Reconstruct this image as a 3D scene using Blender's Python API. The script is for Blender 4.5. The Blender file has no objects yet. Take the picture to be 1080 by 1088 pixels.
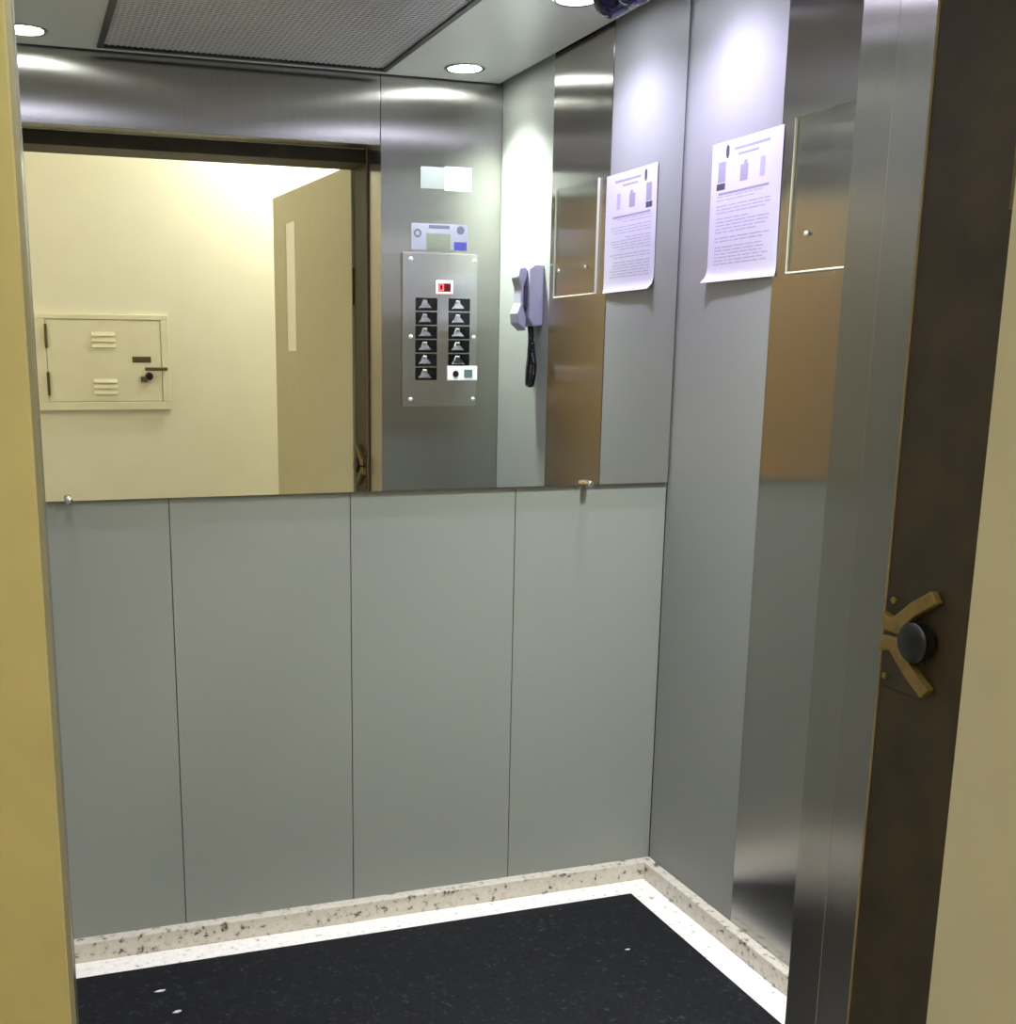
import bpy, bmesh, math, random
from mathutils import Matrix, Vector
random.seed(7)
S = bpy.context.scene
COL = S.collection

# ------------------------------------------------------------------ dimensions
D, W, H = 1.145, 1.625, 2.176          # car depth, width, ceiling height (right wall x=0, left wall x=-W, front y=0)
JW = 0.402                             # right front return width
LJ = -1.495                            # left edge of the car opening
ZH = 1.974                             # header underside
Y1, Y2 = 0.7547, 0.391                 # steel strip on side walls
SEAMS = (-0.4064, -0.8131, -1.2183)
MIR_Y = D - 0.012

# ------------------------------------------------------------------ colour / material helpers
def lin(r, g, b):
    def f(c):
        c /= 255.0
        return c / 12.92 if c <= 0.04045 else ((c + 0.055) / 1.055) ** 2.4
    return (f(r), f(g), f(b), 1.0)

def base_mat(name):
    m = bpy.data.materials.new(name)
    m.use_nodes = True
    nt = m.node_tree
    b = nt.nodes['Principled BSDF']
    return m, nt, b

def plain(name, rgb, rough=0.5, metal=0.0, spec=0.5, var=0.06, scale=30.0, bump=0.0):
    m, nt, b = base_mat(name)
    c = lin(*rgb)
    tc = nt.nodes.new('ShaderNodeTexCoord')
    n = nt.nodes.new('ShaderNodeTexNoise'); n.inputs['Scale'].default_value = scale; n.inputs['Detail'].default_value = 4
    nt.links.new(tc.outputs['Object'], n.inputs['Vector'])
    r = nt.nodes.new('ShaderNodeValToRGB')
    r.color_ramp.elements[0].position = .3; r.color_ramp.elements[1].position = .7
    r.color_ramp.elements[0].color = [x * (1 - var) for x in c[:3]] + [1]
    r.color_ramp.elements[1].color = [min(1, x * (1 + var)) for x in c[:3]] + [1]
    nt.links.new(n.outputs['Fac'], r.inputs['Fac'])
    nt.links.new(r.outputs['Color'], b.inputs['Base Color'])
    b.inputs['Roughness'].default_value = rough
    b.inputs['Metallic'].default_value = metal
    b.inputs['Specular IOR Level'].default_value = spec
    if bump:
        bp = nt.nodes.new('ShaderNodeBump'); bp.inputs['Strength'].default_value = bump; bp.inputs['Distance'].default_value = .002
        nt.links.new(n.outputs['Fac'], bp.inputs['Height']); nt.links.new(bp.outputs['Normal'], b.inputs['Normal'])
    return m

def steel(name, rgb, rough=0.28, aniso=0.85, rot=0.0, streak=True):
    """brushed stainless steel, grain running upright"""
    m, nt, b = base_mat(name)
    c = lin(*rgb)
    b.inputs['Metallic'].default_value = 1
    b.inputs['Roughness'].default_value = rough
    b.inputs['Anisotropic'].default_value = aniso
    b.inputs['Anisotropic Rotation'].default_value = rot
    g = nt.nodes.new('ShaderNodeNewGeometry')
    x = nt.nodes.new('ShaderNodeVectorMath'); x.operation = 'CROSS_PRODUCT'
    x.inputs[1].default_value = (0, 0, 1)
    nt.links.new(g.outputs['True Normal'], x.inputs[0])
    ad = nt.nodes.new('ShaderNodeVectorMath'); ad.operation = 'ADD'; ad.inputs[1].default_value = (1e-4, 1e-4, 0)
    nt.links.new(x.outputs[0], ad.inputs[0])
    nt.links.new(ad.outputs[0], b.inputs['Tangent'])
    tc = nt.nodes.new('ShaderNodeTexCoord')
    mp = nt.nodes.new('ShaderNodeMapping'); mp.inputs['Scale'].default_value = (160, 160, 1.2)
    n = nt.nodes.new('ShaderNodeTexNoise'); n.inputs['Scale'].default_value = 1.0; n.inputs['Detail'].default_value = 3
    nt.links.new(tc.outputs['Object'], mp.inputs['Vector']); nt.links.new(mp.outputs['Vector'], n.inputs['Vector'])
    r = nt.nodes.new('ShaderNodeValToRGB')
    r.color_ramp.elements[0].color = [v * .92 for v in c[:3]] + [1]; r.color_ramp.elements[1].color = [min(1, v * 1.06) for v in c[:3]] + [1]
    nt.links.new(n.outputs['Fac'], r.inputs['Fac']); nt.links.new(r.outputs['Color'], b.inputs['Base Color'])
    return m

def granite(name, light, dark, rough=0.3):
    m, nt, b = base_mat(name)
    tc = nt.nodes.new('ShaderNodeTexCoord')
    n = nt.nodes.new('ShaderNodeTexNoise'); n.inputs['Scale'].default_value = 55; n.inputs['Detail'].default_value = 6; n.inputs['Roughness'].default_value = .65
    nt.links.new(tc.outputs['Object'], n.inputs['Vector'])
    r = nt.nodes.new('ShaderNodeValToRGB')
    e = r.color_ramp.elements
    e[0].position = .30 if light[0] > 220 else .345; e[0].color = lin(*dark)
    e[1].position = .40 if light[0] > 220 else .425; e[1].color = lin(*light)
    k = e.new(.62); k.color = lin(*[min(255, v + 14) for v in light])
    k = e.new(.72); k.color = lin(*[v * .82 for v in light])
    nt.links.new(n.outputs['Fac'], r.inputs['Fac']); nt.links.new(r.outputs['Color'], b.inputs['Base Color'])
    b.inputs['Roughness'].default_value = rough
    return m

def emit(name, rgb, strength):
    m, nt, b = base_mat(name)
    b.inputs['Base Color'].default_value = lin(*rgb)
    b.inputs['Emission Color'].default_value = lin(*rgb)
    b.inputs['Emission Strength'].default_value = strength
    return m

def rubber_mat():
    m, nt, b = base_mat('speckled rubber')
    tc = nt.nodes.new('ShaderNodeTexCoord')
    v = nt.nodes.new('ShaderNodeTexNoise'); v.inputs['Scale'].default_value = 70; v.inputs['Detail'].default_value = 6; v.inputs['Roughness'].default_value = .75
    nt.links.new(tc.outputs['Object'], v.inputs['Vector'])
    r = nt.nodes.new('ShaderNodeValToRGB'); e = r.color_ramp.elements
    e[0].position = .35; e[0].color = lin(6, 7, 10)
    e[1].position = .58; e[1].color = lin(14, 15, 21)
    k = e.new(.70); k.color = lin(66, 70, 80)
    nt.links.new(v.outputs['Fac'], r.inputs['Fac']); nt.links.new(r.outputs['Color'], b.inputs['Base Color'])
    bp = nt.nodes.new('ShaderNodeBump'); bp.inputs['Strength'].default_value = .4; bp.inputs['Distance'].default_value = .002
    nt.links.new(v.outputs['Fac'], bp.inputs['Height']); nt.links.new(bp.outputs['Normal'], b.inputs['Normal'])
    b.inputs['Roughness'].default_value = .65; b.inputs['Specular IOR Level'].default_value = .25
    return m

def wood_mat():
    m, nt, b = base_mat('varnished wood')
    tc = nt.nodes.new('ShaderNodeTexCoord')
    mp = nt.nodes.new('ShaderNodeMapping'); mp.inputs['Scale'].default_value = (14, 14, 1.1)
    n = nt.nodes.new('ShaderNodeTexNoise'); n.inputs['Scale'].default_value = 2; n.inputs['Detail'].default_value = 6; n.inputs['Distortion'].default_value = .8
    nt.links.new(tc.outputs['Object'], mp.inputs['Vector']); nt.links.new(mp.outputs['Vector'], n.inputs['Vector'])
    r = nt.nodes.new('ShaderNodeValToRGB'); e = r.color_ramp.elements
    e[0].position = .3; e[0].color = lin(240, 158, 48); e[1].position = .7; e[1].color = lin(252, 186, 74)
    nt.links.new(n.outputs['Fac'], r.inputs['Fac']); nt.links.new(r.outputs['Color'], b.inputs['Base Color'])
    b.inputs['Roughness'].default_value = .4
    return m

def mirror_mat():
    m, nt, b = base_mat('silvered glass')
    b.inputs['Base Color'].default_value = (.90, .92, .90, 1); b.inputs['Metallic'].default_value = 1; b.inputs['Roughness'].default_value = .0
    return m

def acrylic_mat():
    m, nt, b = base_mat('clear acrylic')
    b.inputs['Base Color'].default_value = (.97, .98, .97, 1); b.inputs['Roughness'].default_value = .0
    b.inputs['Transmission Weight'].default_value = 1; b.inputs['IOR'].default_value = 1.1
    return m

M = dict(
    laminate=plain('grey laminate', (146, 150, 145), .45, var=.03, scale=220, spec=.35),
    backing=plain('dark wall backing', (38, 40, 40), .8),
    steel=steel('brushed stainless steel', (184, 183, 179), .22, 1.0),
    steel_plate=steel('brushed steel plate', (206, 207, 206), .26, .8),
    screw=plain('pale screw metal', (226, 226, 224), .35, .4, var=.02),
    chrome=plain('polished metal', (215, 215, 212), .14, 1.0, var=.02),
    granite=granite('pale speckled granite', (240, 236, 230), (130, 118, 110)), granite_shaded=granite('shaded speckled granite', (200, 193, 180), (80, 70, 62)),  # skirting copy of the granite, front-face shade put into its darker colour
    rubber=rubber_mat(),
    ceil=plain('painted ceiling panel', (206, 208, 207), .34, .2, var=.02, scale=80),
    void=plain('dark ceiling void', (22, 22, 25), .9),
    grille=plain('grey grille metal', (205, 203, 206), .4, .4, var=.08, scale=160),
    grille_frame=plain('dark grille frame', (44, 43, 50), .5),
    mirror=mirror_mat(), acrylic=acrylic_mat(),
    acrylic_edge=plain('frosted acrylic edge', (205, 205, 180), .4),
    paper=plain('white paper', (206, 204, 213), .8, var=.02, scale=12),
    ink_dark=plain('dark violet ink', (40, 36, 56), .7), ink=plain('dark grey ink', (70, 68, 84), .85), ink_mid=plain('grey ink', (152, 150, 162), .85), ink_pale=plain('pale grey ink', (172, 170, 186), .85),
    black=plain('black plastic', (16, 17, 18), .35), black_gloss=plain('glossy black plastic', (12, 13, 14), .15),
    phone=plain('lavender grey plastic', (162, 162, 180), .42, var=.03), phone_dark=plain('dark grey plastic', (70, 68, 90), .5),
    white=plain('white plastic', (232, 234, 232), .4, var=.02),
    pink=plain('pale red bezel', (232, 196, 196), .4, var=.02),
    red_lit=emit('lit red digit segments', (255, 70, 80), 1.6), red_dark=plain('dark red display window', (60, 8, 14), .2),
    teal=plain('grey green switch', (84, 110, 106), .4),
    silver_label=plain('silver label', (62, 65, 67), .45, .1, var=.03), lilac=plain('lilac label', (84, 84, 100), .5, var=.04),
    blue=plain('dark blue print', (26, 24, 92), .5), olive_win=plain('grey label window', (80, 82, 76), .35, .2),
    dome=plain('dark blue tinted dome', (18, 14, 64), .08, spec=.7),
    cream=plain('cream wall paint', (228, 225, 206), .75, var=.02, scale=8),
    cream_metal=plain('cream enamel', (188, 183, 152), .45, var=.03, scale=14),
    cream_box=plain('pale cream enamel', (226, 222, 196), .45, var=.03, scale=14),
    frame_cream=plain('yellowed cream enamel', (178, 174, 128), .5, var=.05, scale=10),
    brown=plain('worn dark brown surface', (50, 41, 21), .55, var=.35, scale=16),  # mottled dark brown for right post, lintel and lock plate
    brass=plain('worn yellowed metal', (118, 100, 54), .55, .2, var=.25, scale=40),
    lip=plain('worn pale metal edge', (128, 114, 84), .55, .0, var=.15, scale=40),
    key=plain('tarnished metal', (108, 98, 68), .4, .7),
    landing_floor=plain('beige floor tile', (170, 160, 138), .35, var=.05, scale=6),
    white_ceiling=plain('white ceiling paint', (236, 232, 214), .8, var=.01),
    slit_glass=plain('pale obscure glass', (246, 244, 232), .15, var=.01),
    wood=wood_mat(),
    lens_white=emit('lit lamp lens white', (255, 255, 250), 70), lens_blue=emit('lit lamp lens cool', (232, 228, 255), 70),
    landing_lens=emit('lit landing lamp', (255, 246, 214), 9),
)

# ------------------------------------------------------------------ geometry helpers
def B():
    return bmesh.new()

def box(bm, x0, x1, y0, y1, z0, z1, bev=0.0, seg=2):
    t = bmesh.new()
    bmesh.ops.create_cube(t, size=1)
    bmesh.ops.scale(t, verts=t.verts, vec=(abs(x1 - x0), abs(y1 - y0), abs(z1 - z0)))
    bmesh.ops.translate(t, verts=t.verts, vec=((x0 + x1) / 2, (y0 + y1) / 2, (z0 + z1) / 2))
    if bev:
        bmesh.ops.bevel(t, geom=t.edges[:], offset=bev, segments=seg, affect='EDGES', profile=.5)
    merge(bm, t)
    return bm

def merge(bm, t):
    me = bpy.data.meshes.new('tmp'); t.to_mesh(me); t.free(); bm.from_mesh(me); bpy.data.meshes.remove(me)

def lathe(bm, prof, origin=(0, 0, 0), axis='z', seg=32, cap=True):
    """profile = [(radius, height)], turned about an axis through origin"""
    rings = []
    for r, h in prof:
        ring = []
        for k in range(seg):
            a = 2 * math.pi * k / seg
            u, v = r * math.cos(a), r * math.sin(a)
            if axis == 'z': p = (u, v, h)
            elif axis == 'y': p = (u, h, v)
            else: p = (h, u, v)
            ring.append(bm.verts.new([p[i] + origin[i] for i in range(3)]))
        rings.append(ring)
    for a, b in zip(rings, rings[1:]):
        for k in range(seg):
            bm.faces.new((a[k], a[(k + 1) % seg], b[(k + 1) % seg], b[k]))
    if cap and prof[0][0] > 1e-5: bm.faces.new(rings[0][::-1])
    if cap and prof[-1][0] > 1e-5: bm.faces.new(rings[-1])
    return bm

def tube(bm, pts, rad, seg=10):
    pts = [Vector(p) for p in pts]
    rings = []
    for i, p in enumerate(pts):
        d = (pts[min(i + 1, len(pts) - 1)] - pts[max(i - 1, 0)]).normalized()
        up = Vector((0, 1, 0)) if abs(d.y) < .9 else Vector((1, 0, 0))
        a = d.cross(up).normalized(); b = d.cross(a).normalized()
        r = rad[i] if isinstance(rad, (list, tuple)) else rad
        rings.append([bm.verts.new(p + a * r * math.cos(2 * math.pi * k / seg) + b * r * math.sin(2 * math.pi * k / seg)) for k in range(seg)])
    for a, b in zip(rings, rings[1:]):
        for k in range(seg):
            bm.faces.new((a[k], a[(k + 1) % seg], b[(k + 1) % seg], b[k]))
    bm.faces.new(rings[0][::-1]); bm.faces.new(rings[-1])
    return bm

def prism(bm, poly, lo, hi, axis='x'):
    """extrude a polygon (list of 2-D points) along an axis; axis x: (y,z); y: (x,z); z: (x,y)"""
    def P(a, b, c):
        return {'x': (c, a, b), 'y': (a, c, b), 'z': (a, b, c)}[axis]
    v0 = [bm.verts.new(P(a, b, lo)) for a, b in poly]; v1 = [bm.verts.new(P(a, b, hi)) for a, b in poly]
    n = len(poly)
    bm.faces.new(v0); bm.faces.new(v1[::-1])
    for k in range(n): bm.faces.new((v0[k], v1[k], v1[(k + 1) % n], v0[(k + 1) % n]))
    return bm

def loc_of(o):
    p = Vector((0, 0, 0))
    while o is not None:
        p += o.location; o = o.parent
    return p

def obj(name, bm, mat, parent=None, base=None, smooth=False, bevel=0.0):
    """link a bmesh given in world coordinates as one object; base = where its origin stands"""
    bmesh.ops.recalc_face_normals(bm, faces=bm.faces)
    me = bpy.data.meshes.new(name)
    o = bpy.data.objects.new(name, me)
    org = Vector(base) if base else (loc_of(parent) if parent else Vector((0, 0, 0)))
    bmesh.ops.translate(bm, verts=bm.verts, vec=-org)
    bm.to_mesh(me); bm.free()
    me.materials.append(M[mat] if isinstance(mat, str) else mat)
    if smooth:
        for p in me.polygons: p.use_smooth = True
        me.set_sharp_from_angle(angle=math.radians(40))
    COL.objects.link(o)
    if parent:
        o.parent = parent; o.location = org - loc_of(parent)
    else:
        o.location = org
    if bevel:
        md = o.modifiers.new('bevel', 'BEVEL'); md.width = bevel; md.segments = 2; md.limit_method = 'ANGLE'
    return o

def thing(name, label, cat, loc=(0, 0, 0), group=None):
    o = bpy.data.objects.new(name, None); COL.objects.link(o); o.empty_display_size = .05
    o.location = loc; o['label'] = label; o['category'] = cat
    if group: o['group'] = group
    return o

def tag(o, label, cat, group=None):
    o['label'] = label; o['category'] = cat
    if group: o['group'] = group
    return o

def struct(o, label=None, cat=None):
    o['kind'] = 'structure'
    if label: o['label'] = label
    if cat: o['category'] = cat
    return o

def copy_tree(o, parent=None):
    c = o.copy(); COL.objects.link(c)
    if parent: c.parent = parent
    for ch in list(o.children): copy_tree(ch, c)
    return c

# ------------------------------------------------------------------ the car: walls
TOP = 2.24
wb = struct(obj('wall_back', box(B(), -W - .06, .06, D + .006, D + .05, -.06, TOP), 'backing'), 'grey laminate back wall in four upright panels', 'wall')
edges = [0.0] + list(SEAMS) + [-W]
for a, b in zip(edges, edges[1:]):
    obj('wall_panel', box(B(), b + .0009, a - .0009, D, D + .006, .0, TOP, .0006, 1), 'laminate', wb)

def side_wall(name, x, sgn, label):
    """x = face of the panels; sgn = +1 for the right wall (solid towards +x)"""
    o = struct(obj(name, box(B(), x + sgn * .006, x + sgn * .05, -.06, D + .05, -.06, TOP), 'backing'), label, 'wall')
    obj('wall_panel', box(B(), x, x + sgn * .006, Y1 + .001, D - .002, 0, TOP, .0006, 1), 'laminate', o)
    st = obj('steel_strip', box(B(), x - sgn * .0012, x + sgn * .006, Y2 + .0006, Y1 - .0006, 0, TOP, .0005, 1), 'steel', o)
    st['label'] = 'brushed stainless steel strip'
    obj('wall_panel', box(B(), x, x + sgn * .006, .002, Y2 - .001, 0, TOP, .0006, 1), 'laminate', o)
    return o
side_wall('wall_right', 0, 1, 'grey laminate right wall with an upright steel strip')
side_wall('wall_left', -W, -1, 'grey laminate left wall with an upright steel strip')

# front returns and header (brushed steel)
wf = struct(obj('wall_front', box(B(), -JW + .0005, .05, -.0755, 0, 0, TOP, .0006, 2), 'steel'), 'brushed steel front wall around the doorway', 'wall')
obj('return_panel', box(B(), -W - .05, LJ, -.075, 0, 0, TOP, .0015, 2), 'steel', wf)
obj('header_panel', box(B(), LJ + .001, -JW - .001, -.075, 0, ZH, TOP, .0015, 2), 'steel', wf)

# car door post continuing the return, its face turned a little towards the landing
tr = struct(obj('trim_1', prism(B(), [(-JW + .0008, -.0758), (-JW + .0042, -.1488), (-.30, -.1488), (-.30, -.0758)], 0, 2.1, 'z'), 'steel'), 'steel door post continuing the front return', 'trim')
obj('post', prism(B(), [(-1.56, -.1488), (LJ - .0042, -.1488), (LJ - .0008, -.0758), (-1.56, -.0758)], 0, 2.1, 'z'), 'steel', tr)
obj('rail', box(B(), -1.56, -.30, -.1488, -.0758, 2.006, 2.1, .001, 1), 'steel', tr)

# ------------------------------------------------------------------ floor, skirting, mat
struct(obj('floor', box(B(), -W - .05, .05, -.142, D + .05, -.06, 0), 'granite'), 'pale speckled granite floor border', 'floor')
TB, HB = .0301, .048
def skirt(name, args, label):
    return struct(obj(name, box(B(), *args, 0, HB, .0025, 2), 'granite_shaded'), label, 'baseboard')
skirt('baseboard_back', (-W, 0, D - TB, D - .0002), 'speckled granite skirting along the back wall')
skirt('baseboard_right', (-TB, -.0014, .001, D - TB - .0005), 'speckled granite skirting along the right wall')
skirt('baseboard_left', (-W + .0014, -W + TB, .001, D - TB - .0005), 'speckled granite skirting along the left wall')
MAT = .0792
mt = obj('floor_mat', box(B(), -W + TB + MAT, -TB - MAT, .03, D - TB - MAT, .0, .008, .003, 2), 'rubber', base=(-W / 2, D / 2, 0))
tag(mt, 'black speckled rubber mat lying on the pale granite floor', 'mat')

# crumbs of paper on the mat
for i, (x, y, r, lb) in enumerate(SCRAPS := (
        (-1.305, .921, .5, 'white paper scrap on the black mat near the cream door frame'),
        (-1.281, .826, 1.1, 'pale double scrap on the black mat at the lower edge'),
        (-.262, .77, .2, 'tiny pale crumb on the black mat near the right skirting'))):
    bm = B()
    n = 7
    pts = [((.011 - .002 * (k % 3)) * (1.4 if k in (0, 3) else 1) * math.cos(2 * math.pi * k / n + r), (.006 - .001 * (k % 2)) * math.sin(2 * math.pi * k / n + r)) for k in range(n)]
    sc = .45 if i == 2 else .85
    prism(bm, [(x + sc * a, y + sc * b) for a, b in pts], .0081, .0095, 'z')
    tag(obj('paper_scrap', bm, 'paper', base=(x, y, .0081)), lb, 'scrap')

# ------------------------------------------------------------------ ceiling
GX0, GX1, GY0, GY1 = -1.239, -.403, .062, 1.08
cb = B()
C0, C1, C2, C3 = -W + .018, -.018, .016, D - .016
box(cb, C0, GX0, C2, C3, H, H + .012); box(cb, GX1, C1, C2, C3, H, H + .012)
box(cb, GX0, GX1, C2, GY0, H, H + .012); box(cb, GX0, GX1, GY1, C3, H, H + .012)
ce = struct(obj('ceiling', cb, 'ceil'), 'grey metal ceiling panel around a dark grille', 'ceiling')
obj('roof_cover', box(B(), -W - .06, .06, -.075, D + .06, TOP, TOP + .03), 'void', ce)

gr = thing('ceiling_grille', 'dark grey open mesh grille set in the ceiling above the mat', 'grille', ((GX0 + GX1) / 2, (GY0 + GY1) / 2, H))
bm = B()
f = .016
box(bm, GX0, GX1, GY0, GY0 + f, H - .006, H + .01); box(bm, GX0, GX1, GY1 - f, GY1, H - .006, H + .01)
box(bm, GX0, GX0 + f, GY0, GY1, H - .006, H + .01); box(bm, GX1 - f, GX1, GY0, GY1, H - .006, H + .01)
obj('grille_frame', bm, 'grille_frame', gr)
bm = B()
pit = .0155
nx = int((GX1 - GX0 - 2 * f) / pit); ny = int((GY1 - GY0 - 2 * f) / pit)
for i in range(1, nx):
    x = GX0 + f + i * (GX1 - GX0 - 2 * f) / nx
    box(bm, x - .0028, x + .0028, GY0 + f, GY1 - f, H, H + .004)
for j in range(1, ny):
    y = GY0 + f + j * (GY1 - GY0 - 2 * f) / ny
    box(bm, GX0 + f, GX1 - f, y - .0034, y + .0034, H - .001, H + .004)
obj('grille_mesh', bm, 'grille', gr)
obj('fan_box', box(B(), GX0, GX1, GY0, GY1, H + .03, H + .034), 'grille', gr)

# downlights: ring, lens, lamp
def spot(name, loc, color, power, parent, cone=118):
    l = bpy.data.lights.new(name, 'SPOT'); l.energy = power; l.color = color
    l.spot_size = math.radians(cone); l.spot_blend = 1; l.shadow_soft_size = .03
    o = bpy.data.objects.new(name, l); COL.objects.link(o); o.parent = parent; o.location = Vector(loc) - loc_of(parent)
    return o
def downlight(x, y, lens, color, power, label, cone=118):
    t = thing('downlight', label, 'light', (x, y, H), 'round recessed downlights in the ceiling')
    obj('trim_ring', lathe(B(), [(.050, H - .0005), (.060, H - .0005), (.0615, H - .003), (.058, H - .005), (.050, H - .004), (.050, H - .0005)], (x, y, 0)), 'chrome', t, smooth=True)
    obj('lens', lathe(B(), [(.0495, H - .0005), (.0495, H - .002), (.03, H - .004), (0.00001, H - .0045)], (x, y, 0)), lens, t, smooth=True)
    spot('lamp', (x, y, H - .03), color, power, t, cone)
    return t
PW = 40
downlight(-.194, .172, 'lens_white', (.94, 1, .94), PW * 3.8, 'white recessed downlight above the control panel corner')
downlight(-.190, .921, 'lens_blue', (.70, .62, 1), PW * .8, 'cool recessed downlight beside the dark camera dome', 138)
downlight(-W + .194, .172, 'lens_white', (.95, .95, 1), PW * .5, 'recessed downlight in the front left ceiling corner')
downlight(-W + .190, .921, 'lens_blue', (.84, .80, 1), PW * .3, 'recessed downlight in the back left ceiling corner')

DX, DY, DR = -.178, 1.084, .046
dc = thing('security_camera_dome', 'dark blue dome camera hanging in the back ceiling corner', 'camera', (DX, DY, H))
obj('mount', lathe(B(), [(.048, H), (.049, H - .012), (.047, H - .02), (0.00001, H - .02)], (DX, DY, 0)), 'phone_dark', dc, smooth=True)
obj('dome', lathe(B(), [(DR, H - .02)] + [(DR * math.cos(a), H - .036 - DR * math.sin(a)) for a in [k * math.pi / 2 / 10 for k in range(10)]] + [(.00001, H - .036 - DR)], (DX, DY, 0)), 'dome', dc, smooth=True)

# ------------------------------------------------------------------ mirror on its stand-offs
MZ = 1.0423
mr = thing('wall_mirror', 'wide frameless mirror covering the upper back wall', 'mirror', (-W / 2, D, MZ))
obj('mirror_glass', box(B(), -W + .006, -.006, MIR_Y, MIR_Y + .005, MZ, 2.15), 'mirror', mr)
obj('backing_sheet', box(B(), -W + .0065, -.0065, MIR_Y + .005, MIR_Y + .0065, MZ + .0004, 2.1495), 'backing', mr)
for x in (-1.426, -.228):
    z = 1.046
    so = obj('standoff', lathe(B(), [(.0085, D - .0003), (.0085, MIR_Y - .022), (.0078, MIR_Y - .026), (.004, MIR_Y - .028), (.00001, MIR_Y - .0285)], (x, 0, z), 'y', 20), 'chrome', mr, smooth=True)
    so['label'] = 'chrome stand-off knob'

# ------------------------------------------------------------------ notice on the right wall
PY0, PY1, PZ0, PZ1 = .743, 1.0105, 1.5095, 1.8065     # sheet rectangle on the wall (y, z)
def lift(y, z):
    u = (y - PY0) / (PY1 - PY0); v = (z - PZ0) / (PZ1 - PZ0)
    d = .0022 + .0012 * math.sin(5 * u + 2 * v)
    if v < .07: d += (.07 - v) ** 2 * 1.6 * (.4 + u)
    if u > .9 and v < .1: d += (u - .9) * (.1 - v) * .6
    return d
def sheet(y0, y1, z0, z1, off, th=.0004, n=6):
    bm = B()
    ny, nz = max(2, int((y1 - y0) / .02) + 1), max(2, int((z1 - z0) / .012) + 1)
    g0 = []; g1 = []
    for i in range(ny + 1):
        a, b = [], []
        for j in range(nz + 1):
            y = y0 + (y1 - y0) * i / ny; z = z0 + (z1 - z0) * j / nz
            x = -lift(y, z) - off
            a.append(bm.verts.new((x, y, z))); b.append(bm.verts.new((x + th, y, z)))
        g0.append(a); g1.append(b)
    for i in range(ny):
        for j in range(nz):
            bm.faces.new((g0[i][j], g0[i + 1][j], g0[i + 1][j + 1], g0[i][j + 1]))
            bm.faces.new((g1[i][j], g1[i][j + 1], g1[i + 1][j + 1], g1[i + 1][j]))
    for i in range(ny):
        bm.faces.new((g0[i][0], g1[i][0], g1[i + 1][0], g0[i + 1][0])); bm.faces.new((g0[i][nz], g0[i + 1][nz], g1[i + 1][nz], g1[i][nz]))
    for j in range(nz):
        bm.faces.new((g0[0][j], g0[0][j + 1], g1[0][j + 1], g1[0][j])); bm.faces.new((g0[ny][j], g1[ny][j], g1[ny][j + 1], g0[ny][j + 1]))
    return bm
nt_ = thing('paper_notice', 'white printed paper notice taped to the right wall beside the steel strip', 'notice', (0, (PY0 + PY1) / 2, PZ0))
obj('sheet', sheet(PY0, PY1, PZ0, PZ1, 0), 'paper', nt_, smooth=True)
O = .0002
def ink(name, mat, rects, label=None):
    bm = B()
    for (y0, y1, z0, z1) in rects: merge(bm, sheet(min(y0, y1), max(y0, y1), z0, z1, O, .0001))
    o = obj(name, bm, mat, nt_)
    if label: o['label'] = label
ink('emblem', 'ink', [(.944, .957, 1.776, 1.794), (.946, .955, 1.771, 1.798)], 'small dark emblem')
ink('title_line', 'ink_mid', [(.79, .925, 1.783, 1.789), (.83, .91, 1.771, 1.776)])
ink('picture', 'ink_mid', [(.955, .984, 1.722, 1.765)]); ink('picture_shade', 'ink', [(.955, .988, 1.706, 1.720)])
ink('picture', 'ink_mid', [(.868, .898, 1.716, 1.750), (.872, .885, 1.750, 1.758)])
ink('picture', 'ink_pale', [(.803, .822, 1.716, 1.756)])
rows = []
z = 1.690
rn = random.Random(3)
while z > 1.545:
    e = .775 + (rn.random() * .06 if rn.random() < .3 else 0)
    y = .985
    while y > e + .02:
        w = .012 + rn.random() * .035
        rows.append((max(e, y - w), y, z, z + .0024)); y -= w + .005
    z -= .0072 if rn.random() > .18 else .0125
ink('text_lines', 'ink_pale', rows, 'rows of small grey print')
ink('heading_line', 'ink_mid', [(.785, .98, 1.695, 1.700)])

# acrylic document holder on the steel strip
dh = thing('document_holder', 'clear acrylic document holder screwed to the steel strip', 'holder', (0, .567, 1.513))
X0 = -.0012
obj('acrylic_sheet', box(B(), X0 - .006, X0 - .003, .434, .700, 1.513, 1.81), 'acrylic', dh)
bm = B()
box(bm, X0 - .0068, X0 + .0003, .434, .700, 1.510, 1.514, .0008, 1)
box(bm, X0 - .0068, X0, .4325, .435, 1.510, 1.81, .0008, 1); box(bm, X0 - .0068, X0, .699, .7015, 1.510, 1.81, .0008, 1)
obj('holder_edge', bm, 'acrylic_edge', dh)
for (y, zz) in ((.47, 1.585), (.64, 1.585)):
    obj('screw', lathe(B(), [(.005, X0 - .006), (.005, X0 - .0078), (.003, X0 - .009), (.00001, X0 - .0092)], (0, y, zz), 'x', 14), 'screw', dh, smooth=True)

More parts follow.
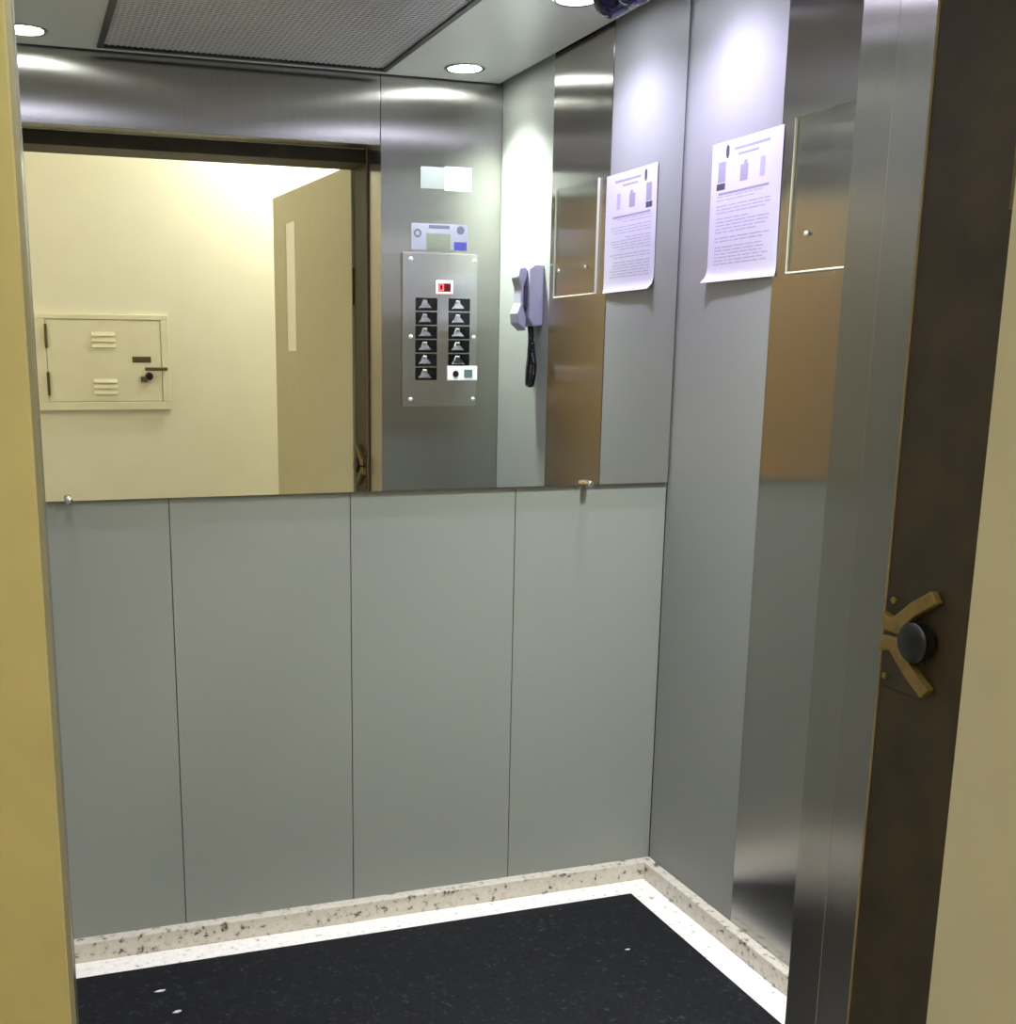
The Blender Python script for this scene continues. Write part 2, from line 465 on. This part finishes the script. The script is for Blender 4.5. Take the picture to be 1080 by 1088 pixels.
# ------------------------------------------------------------------ car operating panel on the right front return
cp = thing('control_panel', 'steel elevator control panel with two columns of black buttons on the front return', 'control panel', (-.208, 0, 1.184))
obj('faceplate', box(B(), -.335, -.080, .0002, .0065, 1.184, 1.664, .0025, 2), 'steel_plate', cp)
for x in (-.306, -.090):
    for zz in (1.643, 1.404, 1.207):
        obj('screw', lathe(B(), [(.0065, .0064), (.0065, .0075), (.0045, .0098), (.00001, .0106)], (x, 0, zz), 'y', 16), 'screw', cp, smooth=True)
PITCH = (1.505 - 1.288) / 5
def button(cx, cz):
    o = obj('button', box(B(), cx - .0365, cx + .0365, .0064, .0085, cz - .0198, cz + .0198, .0015, 2), 'black_gloss', cp, base=(cx, .0064, cz))
    o['label'] = 'black square push button with a silver cap shaped like a highlight'
    bm = B()
    # silver cap; the button's highlight is put into its shape: wide foot, short neck
    prof = [(-.026, -.014), (.020, -.014), (.012, -.003), (.004, .003), (.002, .013), (-.012, .014), (-.017, .002), (-.023, -.006)]
    base_ = [bm.verts.new((cx + a, .0086, cz + b)) for a, b in prof]
    top_ = [bm.verts.new((cx + a * .8 - .001, .0125 if b < 0 else .0105, cz + b * .8)) for a, b in prof]
    bm.faces.new(base_); bm.faces.new(top_[::-1])
    for k in range(len(prof)): bm.faces.new((base_[k], top_[k], top_[(k + 1) % len(prof)], base_[(k + 1) % len(prof)]))
    obj('button_cap', bm, 'chrome', o)
    return o
b0 = button(-.2535, 1.505)
for col, (cx, n) in enumerate(((-.2535, 6), (-.1415, 5))):
    for k in range(n):
        if col == 0 and k == 0: continue
        c = copy_tree(b0, cp); c.location = Vector((cx, .0064, 1.505 - k * PITCH)) - cp.location
dp = obj('display', box(B(), -.222, -.165, .0064, .0092, 1.537, 1.580, .002, 2), 'pink', cp)
dp['label'] = 'small floor display with red lit digits'
obj('display_window', box(B(), -.215, -.172, .0091, .0096, 1.545, 1.571), 'red_dark', dp)
bm = B()
box(bm, -.213, -.209, .0095, .0101, 1.547, 1.569); box(bm, -.2, -.196, .0095, .0101, 1.547, 1.569)
for zz in (1.547, 1.566): box(bm, -.211, -.198, .0095, .0101, zz, zz + .0035)
obj('digit', bm, 'red_lit', dp)

ks = obj('key_switch', box(B(), -.182, -.078, .0064, .013, 1.266, 1.313, .003, 2), 'white', cp)
ks['label'] = 'white key switch block with two dark sockets'
obj('socket', lathe(B(), [(.0105, .0128), (.0105, .0142), (.008, .0142), (.00001, .0138)], (-.154, 0, 1.288), 'y', 20), 'black', ks)
obj('socket', box(B(), -.125, -.096, .0128, .0142, 1.277, 1.302, .001, 1), 'teal', ks)

sl = thing('capacity_label', 'silver and white sticker high on the steel front return above the panel', 'label', (-.188, 0, 1.853))
obj('silver_half', box(B(), -.273, -.1925, -.0003, .0012, 1.856, 1.921), 'silver_label', sl)
w_ = obj('white_half', box(B(), -.1923, -.103, -.0003, .0016, 1.853, 1.924), 'white', sl); w_['label'] = 'bright white half'
ml = thing('maker_label', 'lilac sticker with a blue block just above the button panel', 'label', (-.208, 0, 1.672))
obj('label_sheet', box(B(), -.303, -.113, .0002, .001, 1.672, 1.752), 'lilac', ml)
obj('label_window', box(B(), -.252, -.172, .001, .0014, 1.674, 1.722), 'olive_win', ml)
obj('title_bar', box(B(), -.245, -.175, .001, .0014, 1.738, 1.748), 'ink_dark', ml)
obj('ring_mark', lathe(B(), [(.013, .0009), (.013, .0014), (.007, .0014), (.007, .0009)], (-.282, 0, 1.722), 'y', 24, False), 'ink_dark', ml)
obj('round_mark', lathe(B(), [(.013, .001), (.013, .0014), (.00001, .0014)], (-.138, 0, 1.735), 'y', 24), 'ink_dark', ml)
obj('blue_block', box(B(), -.16, -.117, .001, .0014, 1.674, 1.699), 'blue', ml)

# ------------------------------------------------------------------ intercom phone on the front part of the right wall
ip = thing('intercom_phone', 'lavender grey wall intercom handset with a black cord on the right wall', 'phone', (0, .305, 1.43))
bm = prism(B(), [(-.0004, 1.435), (-.030, 1.432), (-.046, 1.455), (-.046, 1.600), (-.030, 1.612), (-.0004, 1.612)], .258, .350, 'y')
obj('phone_base', bm, 'phone', ip, bevel=.004)
# handset: a curved bar with ear and mouth ends
bm = prism(B(), [(-.048, 1.607), (-.070, 1.603), (-.076, 1.575), (-.066, 1.548), (-.066, 1.500), (-.078, 1.470), (-.074, 1.440), (-.048, 1.418), (-.046, 1.455), (-.056, 1.490), (-.056, 1.548), (-.046, 1.575)], .272, .332, 'y')
obj('handset', bm, 'phone', ip, bevel=.005)
obj('hook_slot', box(B(), -.0555, -.0463, .285, .3345, 1.488, 1.550), 'phone_dark', ip)
pts, rr = [], []
path = [(-.030, .325, 1.432), (-.026, .322, 1.405), (-.022, .312, 1.375), (-.022, .308, 1.345), (-.026, .306, 1.30), (-.03, .318, 1.262), (-.03, .338, 1.258), (-.03, .350, 1.282), (-.026, .349, 1.312), (-.024, .335, 1.345), (-.022, .322, 1.385)]
def catmull(P, n=14):
    out = []
    Q = [Vector(p) for p in P]; Q = [Q[0]] + Q + [Q[-1]]
    for i in range(1, len(Q) - 2):
        for k in range(n):
            t = k / n
            out.append(.5 * ((2 * Q[i]) + (Q[i + 1] - Q[i - 1]) * t + (2 * Q[i - 1] - 5 * Q[i] + 4 * Q[i + 1] - Q[i + 2]) * t * t + (3 * Q[i] - Q[i - 1] - 3 * Q[i + 1] + Q[i + 2]) * t ** 3))
    return out + [Q[-1]]
cen = catmull(path)
# coil the cord round its centre line
coil = []
for i, c in enumerate(catmull(path, 60)):
    a = i * .62
    coil.append(c + Vector((math.cos(a), math.sin(a), 0)) * .0075)
obj('cord', tube(tube(B(), coil, .0026, 5), cen, .0045, 6), 'black', ip, smooth=True)

# ------------------------------------------------------------------ the landing
LY = -1.75
struct(obj('wall_landing', box(B(), -3.3, 1.3, LY - .1, LY, -.06, 2.6), 'cream'), 'cream landing wall seen in the mirror', 'wall')
struct(obj('wall_landing_left', box(B(), -3.3, -3.2, LY, -.18, -.06, 2.6), 'cream'), 'cream side wall of the landing on the left', 'wall')
struct(obj('wall_landing_right', box(B(), 1.2, 1.3, LY, -.18, -.06, 2.6), 'cream'), 'cream side wall of the landing on the right', 'wall')
bm = B()
box(bm, -3.2, -1.60, -.29, -.18, -.06, 2.6); box(bm, -.315, 1.2, -.29, -.18, -.06, 2.6); box(bm, -1.60, -.315, -.29, -.18, 2.04, 2.6)
struct(obj('wall_landing_front', bm, 'cream'), 'cream landing wall around the lift doorway', 'wall')
struct(obj('floor_landing', box(B(), -3.3, 1.3, LY, -.142, -.06, -.001), 'landing_floor'), 'beige tiled landing floor', 'floor')
struct(obj('ceiling_landing', box(B(), -3.3, 1.3, LY, -.18, 2.6, 2.66), 'white_ceiling'), 'white landing ceiling', 'ceiling')

# landing door frame: cream left post, brown right post and lintel
struct(obj('trim_2', box(B(), -1.60, -1.507, -.305, -.146, 0, 2.04, .002, 2), 'frame_cream'), 'yellowed cream door frame post at the left edge', 'trim')
t3 = struct(obj('trim_3', box(B(), -.405, -.315, -.305, -.150, 0, 2.04, .002, 2), 'brown'), 'worn dark brown door frame post at the right edge', 'trim')
lp = obj('frame_pale_strip', box(B(), -.4065, -.400, -.1535, -.1492, 0, 2.04, .001, 1), 'lip', t3); lp['label'] = 'worn pale edge'
t4 = struct(obj('trim_4', box(B(), -1.507, -.405, -.305, -.150, 1.943, 2.04, .002, 2), 'brown'), 'dark brown lintel of the landing door frame', 'trim')
obj('frame_pale_strip', box(B(), -1.507, -.41, -.1515, -.1492, 1.984, 2.003, .001, 1), 'cream_metal', t4)  # pale strip added in place of light showing in the gap over the lintel

# lock on the right post: plate, two arms, roller, pin
lk = thing('door_lock', 'worn yellowed lock bracket with dark roller on the brown door post', 'lock', (-.405, -.20, .92))
obj('plate', box(B(), -.4075, -.4052, -.235, -.157, .90, 1.03, .001, 1), 'brown', lk)
for s in (1, -1):
    zc = .9775
    poly = [(-.160, zc + s * .028), (-.182, zc + s * .022), (-.215, zc + s * .050), (-.250, zc + s * .072), (-.262, zc + s * .058), (-.225, zc + s * .034), (-.196, zc + s * .002), (-.166, zc + s * .004)]
    obj('arm', prism(B(), poly, -.420, -.4076, 'x'), 'brass', lk, bevel=.002)
obj('roller', lathe(B(), [(.024, -.4077), (.027, -.412), (.027, -.426), (.022, -.430), (.00001, -.430)], (0, -.232, .9775), 'x', 28), 'black', lk, smooth=True)
for (y, zz) in ((-.168, .915), (-.172, 1.022)):
    obj('bolt', lathe(B(), [(.005, -.4076), (.005, -.411), (.00001, -.412)], (0, y, zz), 'x', 6), 'brass', lk)

# the open landing door leaf: local frame hinge at origin, leaf along -y, left face at x=0
d1 = thing('door_1', 'cream swing door standing open with a narrow upright window', 'door', (-.412, -.312, .012))
del d1['category']; del d1['label']
struct(d1, 'cream swing door standing open with a narrow upright window', 'door')
d1.rotation_euler = (0, 0, math.atan2(-.068, .94) * 1.0)
HLX, HLY, HLZ = d1.location
LH = 1.948
# slit (distance from hinge along leaf, height above floor)
s0, s1_, sz0, sz1 = .655, .775, 1.35, 1.835
bm = B()
def lbox(a0, a1, z0, z1, x0=0.0, x1=.04, bev=0):
    return (HLX + x0, HLX + x1, HLY - a1, HLY - a0, HLZ + z0, HLZ + z1)
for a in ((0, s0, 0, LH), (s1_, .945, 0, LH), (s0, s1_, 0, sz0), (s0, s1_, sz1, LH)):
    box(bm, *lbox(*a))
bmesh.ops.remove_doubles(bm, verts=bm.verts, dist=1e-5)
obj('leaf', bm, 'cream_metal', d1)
vp = obj('vision_panel', box(B(), *lbox(s0, s1_, sz0, sz1, .002, .009)), 'slit_glass', d1)
obj('hinge', box(B(), *lbox(-.006, 0, .25, .37, .0, .04)), 'key', d1)
obj('hinge', box(B(), *lbox(-.006, 0, 1.5, 1.62, .0, .04)), 'key', d1)

# wooden apartment door behind the camera (seen as an orange patch in the polished steel)
d2 = thing('door_2', 'x', 'door', (-2.17, LY, 0)); del d2['category']
struct(d2, 'orange varnished wooden door across the landing', 'door')
obj('leaf', box(B(), -2.59, -1.75, LY + .0005, LY + .035, .008, 2.12, .003, 1), 'wood', d2)
bm = B()
box(bm, -2.65, -2.595, LY + .0005, LY + .045, 0, 2.18); box(bm, -1.745, -1.69, LY + .0005, LY + .045, 0, 2.18); box(bm, -2.595, -1.745, LY + .0005, LY + .045, 2.125, 2.18)
obj('door_frame', bm, 'cream_metal', d2)
bm = lathe(B(), [(.024, LY + .0345), (.024, LY + .043), (.009, LY + .045), (.009, LY + .085), (.00001, LY + .087)], (-2.52, 0, 1.0), 'y', 20)
box(bm, -2.535, -2.40, LY + .072, LY + .088, .991, 1.009, .004, 2)
obj('door_handle', bm, 'chrome', d2, smooth=True)

# electrical cabinet on the landing wall
eb = thing('electrical_cabinet', 'cream electrical cabinet with louvres and a key in its latch on the landing wall', 'cabinet', (-1.14, LY, 1.107))
bx0, bx1, bz0, bz1 = -1.425, -.856, 1.107, 1.513
dx0, dx1, dz0, dz1 = -1.372, -.893, 1.144, 1.489
bm = B()
box(bm, bx0, bx1, LY + .0005, LY + .022, bz0, dz0 - .002, .002, 1); box(bm, bx0, bx1, LY + .0005, LY + .022, dz1 + .002, bz1, .002, 1)
box(bm, bx0, dx0 - .002, LY + .0005, LY + .022, dz0 - .002, dz1 + .002, .002, 1); box(bm, dx1 + .002, bx1, LY + .0005, LY + .022, dz0 - .002, dz1 + .002, .002, 1)
obj('cabinet_frame', bm, 'cream_box', eb)
dr = obj('cabinet_door', box(B(), dx0, dx1, LY + .003, LY + .019, dz0, dz1, .002, 1), 'cream_box', eb)
for cz in (1.408, 1.210):
    bm = B()
    for k in (-1, 0, 1):
        zz = cz + k * .024
        prism(bm, [(LY + .0188, zz - .009), (LY + .0265, zz - .009), (LY + .0188, zz + .007)], -1.185, -1.085, 'x')
    obj('louvre', bm, 'cream_box', dr)
obj('pull_slot', box(B(), -1.017, -.937, LY + .0188, LY + .021, 1.310, 1.336, .001, 1), 'key', dr)
lt = obj('latch', lathe(B(), [(.017, LY + .0188), (.017, LY + .030), (.012, LY + .034), (.00001, LY + .034)], (-.948, 0, 1.252), 'y', 24), 'black', dr, smooth=True)
obj('latch_bar', box(B(), -.965, -.868, LY + .026, LY + .033, 1.276, 1.290, .002, 1), 'key', dr)
obj('key', box(B(), -.985, -.957, LY + .030, LY + .034, 1.228, 1.250, .003, 2), 'key', dr)
for zz in (1.22, 1.42):
    obj('cabinet_hinge', box(B(), dx0 - .006, dx0 + .006, LY + .017, LY + .029, zz - .05, zz + .05, .002, 1), 'key', eb)

# landing ceiling lamp, behind the open leaf
LX, LYY = -.2, -1.45
la = thing('landing_lamp', 'round ceiling lamp on the landing behind the open door', 'light', (LX, LYY, 2.6))
obj('lamp_base', lathe(B(), [(.13, 2.5998), (.13, 2.585), (.12, 2.58), (.00001, 2.58)], (LX, LYY, 0)), 'white', la, smooth=True)
obj('lamp_shade', lathe(B(), [(.118, 2.58), (.118, 2.56), (.10, 2.535), (.06, 2.52), (.00001, 2.516)], (LX, LYY, 0)), 'landing_lens', la, smooth=True)
l = bpy.data.lights.new('lamp', 'POINT'); l.energy = 42; l.color = (1, .985, .93); l.shadow_soft_size = .05
lo = bpy.data.objects.new('lamp', l); COL.objects.link(lo); lo.parent = la; lo.location = (0, 0, -.14)

def fill_lamp(x, y, power):  # unseen lamp, added to brighten the wooden door and the open leaf
    t = thing('landing_lamp', 'added unseen fill lamp on the landing ceiling to the left, before the wooden door', 'light', (x, y, 2.6))
    obj('lamp_base', lathe(B(), [(.10, 2.5998), (.10, 2.585), (.00001, 2.58)], (x, y, 0)), 'white', t, smooth=True)
    obj('lamp_shade', lathe(B(), [(.09, 2.58), (.09, 2.565), (.07, 2.545), (.00001, 2.535)], (x, y, 0)), 'landing_lens', t, smooth=True)
    l = bpy.data.lights.new('lamp', 'POINT'); l.energy = power; l.color = (1, .98, .92); l.shadow_soft_size = .08
    o = bpy.data.objects.new('lamp', l); COL.objects.link(o); o.parent = t; o.location = (0, 0, -.15)
fill_lamp(-2.85, -.5, 19)

# ------------------------------------------------------------------ world, camera, view
wd = bpy.data.worlds.new('World'); S.world = wd; wd.use_nodes = True
wd.node_tree.nodes['Background'].inputs['Color'].default_value = (0, 0, 0, 1)
yaw, pitch, roll, fpx, ppx, ppy = .331009, -.218141, .005659, 1268.61, 455.188, 660.801
cam = bpy.data.cameras.new('camera'); co = bpy.data.objects.new('camera', cam); COL.objects.link(co)
fw = Vector((math.sin(yaw) * math.cos(pitch), math.cos(yaw) * math.cos(pitch), math.sin(pitch)))
rt = Vector((math.cos(yaw), -math.sin(yaw), 0)); up = rt.cross(fw)
c_, s_ = math.cos(roll), math.sin(roll)
r2 = c_ * rt + s_ * up; u2 = -s_ * rt + c_ * up
mat = Matrix((r2, u2, -fw)).transposed().to_4x4(); mat.translation = Vector((-1.522443, -1.468365, 1.340092))
co.matrix_world = mat
cam.sensor_fit = 'HORIZONTAL'; cam.sensor_width = 36; cam.lens = fpx * 36 / 1080
cam.shift_x = (540 - ppx) / 1080; cam.shift_y = (ppy - 544) / 1080
cam.clip_start = .02; cam.clip_end = 50
S.camera = co
vs = S.view_settings; S.display_settings.display_device = 'sRGB'
vs.view_transform = 'Standard'; vs.look = 'None'; vs.gamma = 1; vs.exposure = 0; vs.use_curve_mapping = False
S.cycles.max_bounces = 16; S.cycles.diffuse_bounces = 5; S.cycles.glossy_bounces = 10; S.cycles.transmission_bounces = 12
S.cycles.caustics_reflective = True; S.cycles.blur_glossy = .5
S.cycles.sample_clamp_indirect = 6
